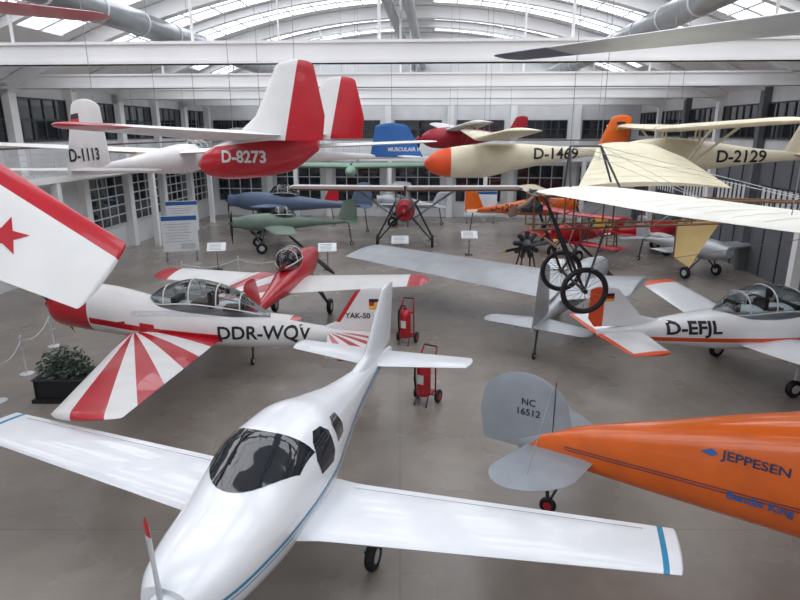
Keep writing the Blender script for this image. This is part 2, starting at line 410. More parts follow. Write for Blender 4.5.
# ------------------------------------------------------------ 1 white four-seat light aircraft
def light_aircraft():
    r=empty('white_light_aircraft',(-2.4,4.2,0),-107.5)
    g=G()
    g.fus([(.55,.30,.93,1.42,2.6),(.72,.42,.86,1.5,2.5),(1.1,.54,.76,1.62,2.4),(1.6,.62,.7,1.74,2.3),(2.0,.66,.66,1.92,2.3),(2.5,.68,.64,2.12,2.3),(3.1,.65,.66,2.13,2.3),(3.8,.52,.74,1.98,2.2),(4.7,.34,.93,1.78,2.1),(5.9,.18,1.16,1.64,2),(7.3,.05,1.36,1.5,2)],WHITE,80,52)
    bv=g.bvh(); g.obj('fuselage',r)
    g=G()
    U,W,D=V((-1,0,0)),V((0,1,0)),V((0,0,-1))
    fr=[]; n=14
    for k in range(n+1):
        y=-.59+1.18*k/n; fr.append((1.66+.58*(abs(y)/.59)**2.2,y))
    bk=[(2.44+.22*(abs(y)/.59)**2,y) for y in [.59-1.18*k/n for k in range(n+1)]]
    decal(g,bv,fr+bk,(0,0,4),U,W,D,TINT,.06,.007)
    for sd in(1,-1):
        U,W,D=side(sd); q=(lambda s:s) if sd>0 else (lambda s:-s)
        def sp(pts): return [(q(a),b) for a,b in pts]
        decal(g,bv,sp([(2.66,1.52),(3.05,1.48),(3.14,1.58),(3.16,1.85),(3.05,1.95),(2.86,1.97),(2.72,1.9),(2.62,1.72)]),(0,sd*3,0),U,W,D,TINT,.05,.007)
        decal(g,bv,sp([(3.34,1.6),(3.68,1.57),(3.74,1.66),(3.68,1.84),(3.42,1.9),(3.33,1.84)]),(0,sd*3,0),U,W,D,TINT,.05,.007)
        for z,w in((0,.035),(-.07,.014)):
            top=[(s,1.2+z+.03*(s-.6)**1.3) for s in [.65+.2*k for k in range(31)]]
            decal(g,bv,sp(top+[(a,b-w) for a,b in reversed(top)]),(0,sd*3,0),U,W,D,TEAL,.1,.006)
    g.obj('cabin_windows',r)
    g=G()
    for sd in(1,-1):
        g.surf([((-1.98,sd*.35,.98),1.45),((-2.08,sd*.9,1.03),1.22),((-2.3,sd*4.76,1.36),.76)],.13,WHITE,.99)
    def pf(c): 
        return TEAL if 4.55<abs(c.y)<4.61 else WHITE
    g.paint(pf,[((0,s*a,0),(0,1,0)) for s in(1,-1) for a in(4.55,4.61)]); g.obj('wings',r)
    g=G()
    for sd in(1,-1): g.path([V((-3.1,sd*.9,1.1)),V((-2.95,sd*4.4,1.37))],.004,GREY)
    g.obj('aileron_lines',r)
    g=G()
    for sd in(1,-1): g.surf([((-6.2,sd*.05,1.5),.85),((-6.5,sd*1.75,1.55),.5)],.1,WHITE,.95)
    g.obj('stabilizer',r)
    g=G(); g.surf([((-5.0,0,1.62),2.3),((-5.9,0,1.78),1.45),((-6.9,0,2.8),.6)],.09,WHITE,.97); g.obj('fin',r)
    g=G()
    mx=Matrix.Translation(V((-.6,0,1.18)))@Matrix.Rotation(math.pi/2,4,'Y')
    g.lathe([(.19,0),(.185,.1),(.15,.22),(.08,.33),(.0,.37)],mx,WHITE,28)
    for a in(-4,116,236): blade(g,(-.5,0,1.18),a,1.04,.18,LITE,RED)
    g.obj('propeller',r)
    g=G()
    for sd in(1,-1):
        g.tube((-3.05,sd*.95,1.0),(-3.0,sd*1.12,.25),.035,LITE); g.tube((-3.0,sd*1.08,.24),(-3.0,sd*1.24,.24),.03,DGREY)
        wheel(g,(-3.0,sd*1.2,.2),.2,.13); g.box((-3.0,sd*1.02,.65),(.3,.02,.45),WHITE)
    g.tube((-1.15,0,.85),(-1.05,0,.2),.035,DGREY); wheel(g,(-1.05,0,.17),.17,.1)
    g.obj('landing_gear',r)
light_aircraft()

# ------------------------------------------------------------ 2 red/white aerobatic plane with rays
RAYS=[11,17.5,23.5,29,36,45,57,72]
def rayfn(os,oy,base):
    def f(c):
        a=math.degrees(math.atan2(-c.x-os,abs(c.y)-oy))
        k=sum(1 for t in RAYS if a>t)
        return RED if k%2==0 else WHITE2
    return f
def raycuts(os,oy):
    o=[]
    for t in RAYS:
        a=math.radians(t)
        for sd in(1,-1):
            d=V((-math.sin(a),sd*math.cos(a),0)); o.append(((-os,sd*oy,0),(d.y,-d.x,0)))
    return o
def aerobatic():
    r=empty('aerobatic_plane',(-7.9,13.3,0),175)
    g=G()
    g.fus([(0,.36,1.4,2.1,2),(.1,.45,1.3,2.2,2),(.6,.5,1.2,2.26,2),(1.3,.5,1.1,2.2,2.1),(2.4,.46,.97,1.96,2.2),(3.6,.43,.88,1.82,2.2),(4.8,.33,.86,1.6,2.1),(6.3,.17,.95,1.38,2),(7.6,.04,1.07,1.27,2)],WHITE2,70,44)
    def pf(c):
        s=-c.x
        if s<1.0: return RED
        if s<1.03: return WHITE2
        zl=1.6-.135*(s-1.1)
        if s<4.0 and zl-.17<c.z<zl: return RED
        return WHITE2
    g.paint(pf,[((-1.0,0,0),(1,0,0)),((-1.03,0,0),(1,0,0)),((-4,0,0),(1,0,0)),((-1.1,0,1.6),(-.135,0,-1)),((-1.1,0,1.43),(-.135,0,-1))])
    bv=g.bvh(); g.obj('fuselage',r)
    g=G(); U,W,D=side(1)
    text(g,bv,'DDR-WQV',.42,(-4.93,3,1.27),U,W,D,INK,.02)
    decal(g,bv,[(5.52,1.16),(5.57,1.2),(5.67,1.08),(5.61,1.06)],(0,3,0),U,W,D,INK,.05,.011)
    decal(g,bv,rrect(2.0,4.6,1.64,1.76,.05),(0,3,.0),U,W,D,LITE,.1,.003)
    g.obj('registration_marking',r)
    canopy(r,[(2.2,.05,1.8,1.94),(2.6,.3,1.55,2.22),(3.3,.36,1.45,2.4),(4.1,.3,1.42,2.24),(5.0,.05,1.56,1.66)],[2.7,3.3,3.9,4.4])
    g=G()
    for sd in(1,-1): g.surf([((-1.75,sd*.3,1.12),2.2),((-2.98,sd*4.78,1.4),1.12)],.14,WHITE2,.97)
    g.paint(rayfn(1.9,.25,0),raycuts(1.9,.25)); g.obj('wings',r)
    g=G()
    for sd in(1,-1): g.surf([((-6.3,sd*.05,1.22),1.05),((-6.6,sd*1.7,1.25),.7)],.09,WHITE2,.93)
    def pf2(c):
        a=math.degrees(math.atan2(-c.x-6.3,abs(c.y)-.0)); return RED if int(a/9)%2==0 else WHITE2
    cs=[]
    for t in range(9,90,9):
        a=math.radians(t)
        for sd in(1,-1):
            d=V((-math.sin(a),sd*math.cos(a),0)); cs.append(((-6.3,0,0),(d.y,-d.x,0)))
    g.paint(pf2,cs); g.obj('stabilizer',r)
    g=G(); g.surf([((-6.0,0,1.3),1.6),((-6.5,0,1.5),1.2),((-7.0,0,2.3),.7)],.08,WHITE2,.9)
    def lef(z): return 6.5+.625*(z-1.5)
    g.paint(lambda c: RED if (-c.x<lef(c.z)+.1 and c.z>1.5) else WHITE2,[((-6.6,0,1.5),(1,0,.625)),((0,0,1.5),(0,0,1))])
    bf=g.bvh(); g.obj('fin',r)
    g=G()
    for k,m in enumerate((INK,RED,YEL)):
        z0=2.05-.08*k; decal(g,bf,[(7.25,z0),(7.6,z0),(7.6,z0-.08),(7.25,z0-.08)],(0,2,0),U,W,D,m,.3)
    g.lathe([(.06,0),(.0,.006)],Matrix.Translation(V((-7.42,.045,1.93)))@Matrix.Rotation(-math.pi/2,4,'X'),YEL,16)
    text(g,bf,'YAK-50',.17,(-7.0,2,1.66),U,W,D,INK,.02)
    g.obj('fin_marking',r)
    g=G()
    mx=Matrix.Translation(V((-.02,0,1.75)))@Matrix.Rotation(math.pi/2,4,'Y')
    g.lathe([(.33,-.1),(.33,.0),(.2,.02),(.16,.1),(.1,.25),(0,.34)],mx,RED2,24)
    for a in(35,215): blade(g,(.1,0,1.75),a,1.15,.2,DGREY,YEL)
    g.obj('propeller',r)
    g=G()
    for sd in(1,-1):
        g.tube((-1.9,sd*.9,1.1),(-1.6,sd*1.0,.25),.04,LITE); g.tube((-1.6,sd*.95,.24),(-1.6,sd*1.1,.24),.03,DGREY); wheel(g,(-1.6,sd*1.1,.25),.25,.14)
    g.tube((-7.0,0,1.05),(-7.2,0,.15),.03,LITE); wheel(g,(-7.2,0,.12),.12,.07)
    g.obj('landing_gear',r)
aerobatic()

# ------------------------------------------------------------ generic aircraft
def craft(name,pos,psi,L=6,w=.35,h=.45,zn=1.3,zt=1.2,col=WHITE2,wcol=None,tip=None,fcol=None,nose=None,ws=1.6,wz=1.0,half=5,halfR=None,
          c0=1.3,c1=.8,dih=.3,sweep=.1,th=.13,rt=.93,finh=1.0,finc=.9,fsw=.4,sh=1.4,sc_=.7,sz=None,scol=None,prop=0,gear=None,can=None,bip=None,cab=False,
          txt=None,tside=1,tsize=.4,ts=None,tz=None,tmat=INK,ftxt=None,ftsize=.3,strut=False,flag=False,lecol=None,nosew=.15,exp=2.2):
    r=empty(name,(pos[0],pos[1],0),psi); wcol=wcol or col; fcol=fcol or col; scol=scol or wcol
    halfR=half if halfR is None else halfR
    g=G(); z=lambda t: zn+(zt-zn)*t
    st=[(0,w*nosew,z(0)-h*nosew,z(0)+h*nosew,exp),(L*.04,w*.6,z(.04)-h*.6,z(.04)+h*.6,exp),(L*.12,w*.9,z(.1)-h*.9,z(.1)+h*.88,exp),(L*.28,w,z(.2)-h,z(.2)+h,exp),(L*.45,w*.85,z(.45)-h*.8,z(.45)+h*.8,exp),(L*.7,w*.42,z(.7)-h*.42,z(.7)+h*.4,exp),(L,w*.1,z(1)-h*.15,z(1)+h*.12,exp)]
    g.fus(st,col,48,28)
    if nose: g.paint(lambda c: nose if -c.x<L*.13 else col,[((-L*.13,0,0),(1,0,0))])
    bv=g.bvh(); g.obj('fuselage',r)
    def wing(zz,nm,hl,hr):
        g=G()
        for sd,hf in((1,hl),(-1,hr)): 
            if hf>0.05: g.surf([((-ws,sd*w*.2,zz),c0),((-ws-sweep,sd*hf,zz+dih),c1)],th,wcol,rt,camber=.02)
        cuts=[]; 
        if tip: cuts+=[((0,hl*.86,0),(0,1,0)),((0,-hr*.86,0),(0,1,0))]
        if lecol:
            for sd,hf in((1,hl),(-1,hr)): cuts.append(((-ws-c0*.16,sd*w*.2,0),(hf-w*.2,sd*(sweep+ (c1-c0)*.16),0)))
        def pf(c):
            if lecol:
                hf=hl if c.y>0 else hr; t=abs(c.y)/hf; le=ws+sweep*t; cc=c0+(c1-c0)*t
                if -c.x<le+cc*.16: return lecol
            if tip and (c.y>hl*.86 or c.y<-hr*.86): return tip
            return wcol
        if tip or lecol: g.paint(pf,cuts)
        g.obj(nm,r)
    wing(wz,'wings',half,halfR)
    if bip:
        wing(wz+bip,'upper_wings',half,halfR)
        g=G()
        for sd in(1,-1):
            for f in(.25,.75):
                for s in(.25,.75): g.tube((-ws-sweep*s-c0*f*.9,sd*half*s,wz+dih*s),(-ws-sweep*s-c0*f*.9,sd*half*s,wz+bip+dih*s),.025,WOOD)
            g.tube((-ws-.3,sd*half*.25,wz),(-ws-.3,sd*half*.75,wz+bip+dih*.7),.005,STEEL,seg=4); g.tube((-ws-.3,sd*half*.75,wz+dih*.7),(-ws-.3,sd*half*.25,wz+bip),.005,STEEL,seg=4)
        for sd in(1,-1): g.tube((-ws-.3,sd*w*.7,z(.2)+h*.7),(-ws-.3,sd*w,wz+bip),.02,WOOD)
        g.obj('interplane_struts',r)
    if strut:
        g=G()
        for sd in(1,-1):
            for f in(.3,.7): g.tube((-ws-c0*.5,sd*w*.8,z(.2)-h*.8),(-ws-c0*f,sd*half*.45,wz+dih*.45),.03,col)
            for f in(.2,.8): g.tube((-ws-c0*f,sd*w*.6,z(.2)+h*.5),(-ws-c0*f,sd*w*.3,wz),.025,col)
        g.obj('wing_struts',r)
    sz=zt+h*.1 if sz is None else sz
    if sh>0:
        g=G()
        for sd in(1,-1): g.surf([((-L+sc_,sd*.02,sz),sc_),((-L+sc_*.6,sd*sh,sz),sc_*.6)],.08,scol,.85)
        if tip: g.paint(lambda c: tip if abs(c.y)>sh*.8 else scol,[((0,sh*.8,0),(0,1,0)),((0,-sh*.8,0),(0,1,0))])
        g.obj('stabilizer',r)
    g=G(); g.surf([((-L+finc*1.05,0,zt),finc*1.1),((-L+finc*1.0-fsw,0,zt+finh),finc*.65)],.09,fcol,.88); bf=g.bvh(); g.obj('fin',r)
    g=G(); U,W,D=side(tside); used=False
    if txt: text(g,bv,txt,tsize,(-(L*.5 if ts is None else ts),tside*3,tz if tz is not None else z(.5)),U,W,D,tmat,.02); used=True
    if ftxt: text(g,bf,ftxt,ftsize,(-L+finc*.35,tside*3,zt+finh*.22),U,W,D,tmat if tmat else INK,.02); used=True
    if flag:
        for k,m in enumerate((INK,RED,YEL)):
            z0=zt+finh*.8-.08*k; x0=(L-finc*.25) if tside>0 else -(L-finc*.25)
            decal(g,bf,[(x0-.15,z0),(x0+.12,z0),(x0+.12,z0-.08),(x0-.15,z0-.08)],(0,tside*3,0),U,W,D,m,.4); used=True
    if used: g.obj('markings',r)
    if prop:
        g=G(); mx=Matrix.Translation(V((-.04,0,zn)))@Matrix.Rotation(math.pi/2,4,'Y')
        g.lathe([(w*.3+.04,-.05),(w*.3+.03,.05),(.08,.2),(0,.26)],mx,nose or col,20)
        for k in range(prop): blade(g,(.06,0,zn),50+360/prop*k,1.0,.16,INK)
        g.obj('propeller',r)
    if gear:
        g=G(); gs,gh,gr_=gear[:3]
        for sd in(1,-1):
            g.tube((-gs-.25,sd*w*.6,zn-h*.6),(-gs,sd*gh,gr_),.035,DGREY); g.tube((-gs+.25,sd*w*.6,zn-h*.6),(-gs,sd*gh,gr_),.03,DGREY)
            if len(gear)>3: g.tube((-gs,sd*w*.9,zn+h*.6),(-gs,sd*gh,gr_+.2),.05,DGREY)
            wheel(g,(-gs,sd*gh,gr_),gr_,.13)
        g.tube((-L+.4,0,zt-h*.1),(-L+.25,0,.12),.03,DGREY); wheel(g,(-L+.25,0,.1),.1,.06); g.obj('landing_gear',r)
    if can:
        s0,s1,zt_=can; zb=zn+h*.3; m_=(s0+s1)/2
        canopy(r,[(s0,.04,zb+.1,zb+.2),(s0+(s1-s0)*.25,w*.7,zb-.1,zt_-.08),(m_,w*.8,zb-.15,zt_),(s0+(s1-s0)*.75,w*.68,zb-.1,zt_-.1),(s1,.04,zb+.05,zb+.15)],[s0+(s1-s0)*.35,s0+(s1-s0)*.65])
    if cab: cables(r,pos,psi,[(-ws-c0*.3,w*1.5,wz+.02),(-ws-c0*.3,-w*1.5,wz+.02),(-L*.85,0,z(.85))])
    return r
def ang(x,y): return math.degrees(math.atan2(y,x))

# second aerobatic plane
craft('aerobatic_plane',(-2.95,19.6),ang(.12,.99),L=6,w=.42,h=.5,zn=1.6,zt=1.2,col=RED,wcol=WHITE2,tip=RED,ws=1.5,wz=1.2,half=4.1,c0=1.9,c1=1.15,dih=.25,sweep=.3,finh=.95,fcol=RED,finc=1.1,sh=1.3,prop=2,gear=(1.3,.9,.25),can=(1.6,3.2,2.35),scol=WHITE2,nosew=.6)

# 3 white/orange tourer
def tourer():
    r=empty('touring_aircraft',(10.95,13.7,0),10)
    g=G()
    g.fus([(.3,.33,.95,1.5),(.5,.45,.85,1.6),(1.3,.54,.75,1.72),(2.4,.56,.7,1.74),(3.6,.5,.76,1.7),(4.6,.38,.9,1.62),(5.6,.22,1.04,1.5),(6.7,.05,1.2,1.38)],WHITE,60,40)
    def pf(c):
        s=-c.x; zl=1.02+.035*s
        if s<.9: return ORANGE2
        return ORANGE2 if zl-.1<c.z<zl else WHITE
    g.paint(pf,[((-.9,0,0),(1,0,0)),((0,0,1.02),(.035,0,1)),((0,0,.92),(.035,0,1))])
    bv=g.bvh(); g.obj('fuselage',r)
    g=G(); U,W,D=side(-1); text(g,bv,'D-EFJL',.38,(-4.6,-3,1.39),U,W,D,INK,.03,sx=1.18); g.obj('registration_marking',r)
    canopy(r,[(1.35,.05,1.5,1.68),(1.8,.42,1.26,2.04),(2.5,.5,1.2,2.22),(3.2,.44,1.2,2.12),(4.0,.06,1.5,1.64)],[1.95,2.7,3.3],fm=LITE)
    g=G()
    for sd in(1,-1): g.surf([((-1.85,sd*.3,.95),1.6),((-2.1,sd*1.2,1.0),1.25),((-2.15,sd*4.1,1.3),1.1)],.14,WHITE,.97)
    g.paint(lambda c: ORANGE2 if abs(c.y)>3.75 else WHITE,[((0,3.75,0),(0,1,0)),((0,-3.75,0),(0,1,0))]); g.obj('wings',r)
    g=G()
    for sd in(1,-1): g.surf([((-5.65,sd*.05,1.28),1.1),((-5.85,sd*1.5,1.3),.85)],.09,WHITE,.93)
    g.paint(lambda c: ORANGE2 if abs(c.y)>1.35 or -c.x>6.62 else WHITE,[((0,1.35,0),(0,1,0)),((0,-1.35,0),(0,1,0)),((-6.62,0,0),(1,0,0))]); g.obj('stabilizer',r)
    g=G(); g.surf([((-4.9,0,1.45),1.9),((-5.7,0,1.65),1.25),((-6.35,0,2.35),.6)],.09,WHITE,.93)
    g.paint(lambda c: ORANGE2 if -c.x>6.62 else WHITE,[((-6.62,0,0),(1,0,0))]); bf=g.bvh(); g.obj('fin',r)
    g=G()
    for k,m in enumerate((INK,RED,YEL)):
        z0=2.2-.06*k; decal(g,bf,[(-6.62,z0),(-6.4,z0),(-6.4,z0-.06),(-6.62,z0-.06)],(0,-3,0),U,W,D,m,.4)
    g.obj('fin_flag',r)
    g=G(); mx=Matrix.Translation(V((-.3,0,1.22)))@Matrix.Rotation(math.pi/2,4,'Y')
    g.lathe([(.18,0),(.15,.15),(.07,.27),(0,.3)],mx,WHITE,24)
    for a in(30,210): blade(g,(-.2,0,1.22),a,.9,.14,DGREY)
    g.obj('propeller',r)
    g=G()
    for sd in(1,-1):
        g.tube((-2.6,sd*1.2,1.0),(-2.65,sd*1.25,.2),.035,LITE); wheel(g,(-2.65,sd*1.25,.2),.2,.13)
    g.tube((-.9,0,.9),(-.8,0,.18),.035,LITE); wheel(g,(-.8,0,.18),.18,.11); g.obj('landing_gear',r)
tourer()

# 4 orange high-wing monoplane, grey tail
def highwing():
    r=empty('vintage_high_wing_monoplane',(8.42,4.62,0),-28)
    g=G()
    g.fus([(.1,.3,1.25,2.0,2.3),(.25,.45,1.05,2.12,2.3),(1.2,.55,.9,2.25,2.6),(2.2,.6,.8,2.5,2.9),(3.2,.6,.78,2.5,2.9),(4.3,.5,.81,2.24,2.7),(5.5,.33,.85,1.88,2.6),(6.6,.18,.9,1.54,2.3),(7.5,.04,.98,1.18,2)],ORANGE,80,44)
    def pf(c):
        return GREY if -c.x>7.15+(1.3-c.z)*.9 else ORANGE
    g.paint(pf,[((-7.15,0,1.3),(1,0,-.9))])
    bv=g.bvh(); g.obj('fuselage',r)
    g=G(); U,W,D=side(-1)
    for z0,w_ in((1.4,.014),(1.36,.014)):
        decal(g,bv,[(-6.8,z0-.14),(-1.5,z0+.08),(-1.5,z0+.08-w_),(-6.8,z0-.14-w_)],(0,-3,0),U,W,D,DBLUE,.1,.008)
    text(g,bv,'JEPPESEN',.155,(-4.5,-3,1.78),U,W,D,DBLUE,.02,sx=1.15)
    decal(g,bv,[(-5.1,1.75),(-4.98,1.82),(-4.9,1.78),(-4.96,1.73)],(0,-3,0),U,W,D,BLUE,.1,.01)
    text(g,bv,'Bendix King',.145,(-4.4,-3,1.28),U,W,D,BLUE,.03)
    for s in(2.0,2.8): decal(g,bv,[(-s-.35,1.75),(-s+.3,1.75),(-s+.3,2.2),(-s-.3,2.2)],(0,-3,0),U,W,D,TINT,.1,.007)
    g.obj('markings',r)
    g=G()
    for sd in(1,-1): g.surf([((-1.4,sd*.0,2.52),1.6),((-1.3,sd*4.5,2.64),1.4)],.13,ORANGE,.9)
    g.obj('wings',r)
    g=G()
    for sd in(1,-1):
        g.tube((-1.9,sd*.5,1.05),(-1.9,sd*2.6,2.5),.035,ORANGE); g.tube((-2.3,sd*.5,1.05),(-2.7,sd*2.6,2.5),.03,ORANGE)
        g.tube((-1.6,sd*.45,1.05),(-1.5,sd*1.1,.35),.05,ORANGE); wheel(g,(-1.5,sd*1.15,.3),.3,.16)
    g.tube((-7.1,0,.98),(-7.0,0,.16),.03,DGREY); g.tube((-6.7,0,.92),(-7.0,0,.16),.02,DGREY); wheel(g,(-7.0,0,.13),.13,.08,hub=RED)
    g.obj('landing_gear_and_struts',r)
    g=G()
    for sd in(1,-1): g.surf([((-6.35,sd*.03,1.1),1.0),((-6.5,sd*.8,1.12),1.1),((-6.75,sd*1.35,1.13),.95)],.06,GREY,.62)
    g.obj('stabilizer',r)
    g=G(); g.surf([((-6.5,0,1.02),1.55),((-6.75,0,1.5),1.38),((-6.9,0,2.2),1.12)],.06,GREY,.66); bf=g.bvh(); g.obj('fin',r)
    g=G(); text(g,bf,'NC',.15,(-7.38,-3,1.76),U,W,D,INK,.01); text(g,bf,'16512',.15,(-7.38,-3,1.6),U,W,D,INK,.01)
    g.tube((-7.0,-.045,1.1),(-7.0,-.045,2.15),.006,INK)
    for sd in(1,-1):
        g.tube((-7.06,sd*.03,2.0),(-7.1,sd*.95,1.15),.006,STEEL); g.tube((-7.1,sd*.95,1.12),(-7.1,0,.95),.006,STEEL)
    g.obj('tail_marking_and_wires',r)
    g=G(); mx=Matrix.Translation(V((-.12,0,1.62)))@Matrix.Rotation(math.pi/2,4,'Y'); g.lathe([(.25,0),(.12,.1),(.08,.2),(0,.25)],mx,STEEL,20)
    for a in(20,200): blade(g,(.0,0,1.62),a,1.0,.16,STEEL)
    g.obj('propeller',r)
highwing()

# 5 pioneer monoplane suspended
def pioneer():
    loc=(2.08,10.1); r=empty('pioneer_monoplane',(loc[0],loc[1],0),180)
    g=G(); g.surf([((-.15,.1,4.62),1.9),((-1.0,3.2,4.66),1.85),((-2.1,6.3,4.75),1.6)],.035,CREAMW,.86,camber=.035,lef=.2); b1=g.bvh(); g.obj('wing_left',r)
    g=G(); g.surf([((-.9,-.1,4.66),2.6),((-1.9,-2.6,5.05),1.9),((-2.5,-4.2,5.3),1.2)],.03,CREAM,.97,camber=.03); b2=g.bvh(); g.obj('wing_right',r)
    g=G()
    U,W,D=V((1,0,0)),V((0,1,0)),V((0,0,-1))
    for k in range(1,15):
        y=.1+5.6*k/15; x0=.2+1.95*y/6.3
        decal(g,b1,[(-x0-1.6,y),(-x0,y),(-x0,y+.018),(-x0-1.6,y+.018)],(0,0,7),U,W,D,CREAM,.12,.004)
    for k in range(1,9):
        y=-.1-3.8*k/9; t=-y/4.2; x0=.95+1.6*t; c0=(2.6-1.4*t)*.93
        decal(g,b2,[(-x0-c0,y),(-x0,y),(-x0,y+.02),(-x0-c0,y+.02)],(0,0,7),U,W,D,YELC,.12,.004)
    g.obj('wing_ribs',r)
    g=G(); L=6.2
    def lg(s,a,b): 
        t=s/L; return V((-s,a*(.3-.22*t),4.3+b*(.28-.18*t)))
    for a in(1,-1):
        for b in(1,-1): g.tube(lg(0.1,a,b),lg(L,a,b),.02,WOOD)
    for k in range(10):
        s=.1+k*.66; s2=min(L,s+.66)
        for a in(1,-1): g.tube(lg(s,a,-1),lg(s,a,1),.014,WOOD); g.tube(lg(s,a,-1),lg(s2,a,1),.005,STEEL,seg=4)
        for b in(1,-1): g.tube(lg(s,-1,b),lg(s,1,b),.014,WOOD)
    g.obj('fuselage_truss',r)
    g=G()
    for sd in(1,-1):
        g.tube((-.2,sd*.5,4.6),(-.9,sd*.72,3.1),.025,BLACK); g.tube((-1.3,sd*.3,4.1),(-.9,sd*.72,3.1),.02,DGREY); g.tube((-.25,sd*.5,4.5),(-.75,sd*.5,3.35),.02,BLACK)
        spoked(g,(-.9,sd*.72,3.1),.39)
    g.tube((-.9,-.8,3.1),(-.9,.8,3.1),.025,BLACK); g.tube((-.5,-.5,3.75),(-.5,.5,3.75),.02,WOOD); g.tube((-.2,-.55,4.6),(-.2,.55,4.6),.025,WOOD)
    g.obj('undercarriage',r)
    g=G()
    for k in range(5):
        a=math.radians(-70+35*k); g.tube((-.15,0,4.35),(-.15,.3*math.sin(a),4.35+.3*math.cos(a)),.06,DGREY)
    g.tube((-.3,0,4.35),(.05,0,4.35),.09,DGREY); 
    for a in(75,255): blade(g,(.08,0,4.35),a,1.05,.17,WOOD)
    for sd in(1,-1): g.tube((-.7,sd*.25,4.5),(-.7,0,5.35),.018,DGREY); g.tube((-1.6,sd*.25,4.5),(-1.2,0,5.35),.018,DGREY)
    g.tube((-.7,0,5.35),(-1.2,0,5.35),.018,DGREY)
    for y,z in((2.2,4.68),(4.4,4.75),(-2,5.0),(-3.6,5.2)):
        for x in(-.7,-1.2): g.tube((x,0,5.35),(-1.2-abs(y)*.32,y,z+.03),.004,STEEL,seg=4); 
        g.tube((-.9,math.copysign(.6,y),3.4),(-1.2-abs(y)*.32,y,z-.03),.004,STEEL,seg=4)
    g.obj('engine_and_rigging',r)
    g=G()
    for sd in(1,-1): g.surf([((-5.3,sd*.0,4.3),1.0),((-5.5,sd*1.2,4.3),.7)],.03,CREAM,.8)
    g.surf([((-5.9,0,3.9),.7),((-5.9,0,4.9),.6)],.03,CREAM,.8)
    g.obj('tail_surfaces',r)
    g=G(); g.poly([V((-2.75,-.35,4.1)),V((-3.5,-.3,4.1)),V((-2.95,-.1,3.3)),V((-2.75,-.3,3.45))],YELC); g.tube((-2.75,-.35,4.1),(-2.75,-.3,3.4),.015,WOOD); g.obj('yellow_fabric_panel',r)
    cables(r,loc,180,[(-.7,0,5.35),(-1.2,0,5.35),(-5.0,0,4.4),(-1.9,4.0,4.72)])
pioneer()

# 6 tailless glider
def tailless():
    loc=(-4.3,13.15); psi=ang(-.97,.25); r=empty('tailless_glider',(loc[0],loc[1],0),psi)
    g=G(); g.fus([(0,.04,4.85,4.95,2),(.2,.2,4.68,5.15,2.1),(.7,.34,4.6,5.4,2.2),(1.3,.36,4.64,5.58,2.2),(2.1,.26,4.78,5.62,2.1),(2.75,.06,5.2,5.55,2)],WHITE2,50,36)
    g.paint(lambda c: RED if c.z<5.22+.1*(-c.x) else WHITE2,[((0,0,5.22),(.1,0,1))]); 
    bv=g.bvh(); g.obj('fuselage',r)
    g=G(); U,W,D=side(1)
    text(g,bv,'D-8273',.33,(-1.25,3,5.07),U,W,D,WHITE2,.03,off=.012)
    g.obj('registration_marking',r)
    g=G()
    for sd,hf in((1,4.4),(-1,6.0)): g.surf([((-.85,sd*.05,5.5),1.65),((-.9,sd*1.6,5.52),1.6),((-.3,sd*hf,5.68),.8)],.12,WHITE2,.93)
    def pf(c):
        y=abs(c.y); hh=4.4 if c.y>0 else 6.0; le=.85 if y<1.6 else .9-.6*(y-1.6)/(hh-1.6)
        return RED if -c.x<le+.2 or y>hh-.6 else WHITE2
    cuts=[((0,3.8,0),(0,1,0)),((0,-5.4,0),(0,1,0)),((-1.1,1.6,0),(2.8,-.6,0)),((-1.1,-1.6,0),(4.4,.6,0))]
    g.paint(pf,cuts); g.obj('wings',r)
    g=G()
    for sd in(1,-1):
        hz=6.8 if sd>0 else 6.7
        g.surf([((-1.45,sd*1.15,5.42),1.85),((-2.0,sd*1.15,5.85),1.35),((-2.5,sd*1.15,hz),.65)],.08,WHITE2,.93)
    g.paint(lambda c: RED if -c.x>2.6+(c.z-5.5)*.22 else WHITE2,[((-2.6,0,5.5),(1,0,.22))]); g.obj('fins',r)
    g=G(); g.fus([(.35,.03,5.3,5.37),(.6,.18,5.15,5.55),(.9,.22,5.2,5.65),(1.3,.1,5.4,5.64)],CLEAR,16,20); g.obj('canopy',r)
    cables(r,loc,psi,[(-1.2,.6,5.6),(-1.2,-.6,5.6),(-2.3,0,5.5)])
tailless()
# other suspended gliders
craft('white_glider',(-5.1,16.6),ang(.02,1),L=6.9,w=.3,h=.34,zn=4.95,zt=4.95,ws=1.9,wz=5.1,half=6.0,c0=.95,c1=.45,dih=.25,finh=1.15,finc=1.3,fsw=.1,sh=1.4,sc_=.55,can=(.35,1.8,5.4),cab=True,ftxt='D-1113',ftsize=.28,tside=-1,flag=True,nosew=.1)
craft('wooden_glider',(-9.6,22.0),-93,L=6,w=.3,h=.3,zn=4.55,zt=4.6,col=TAN,ws=1.0,wz=4.8,half=2.9,c0=1.4,c1=1.0,dih=.1,finh=.8,finc=.8,sh=1.2,cab=True)
craft('cream_glider',(.75,19.0),180,L=6.2,w=.38,h=.5,zn=4.6,zt=5.05,col=CREAMG,nose=ORANGE2,ws=1.5,wz=5.35,half=5.5,c0=1.3,c1=.8,dih=.25,finh=1.0,finc=.9,fcol=ORANGE,sh=1.3,cab=True,txt='D-1469',tsize=.46,ts=4.0,tz=4.9,flag=True)
craft('cream_glider',(5.3,15.3),175,L=4.9,w=.33,h=.42,zn=5.0,zt=5.0,col=CREAMG,ws=.9,wz=5.62,half=5.6,c0=1.3,c1=.85,dih=.12,finh=1.05,finc=.9,sh=1.3,cab=True,txt='D-2129',tsize=.4,ts=2.95,tz=4.98,flag=True,strut=True)
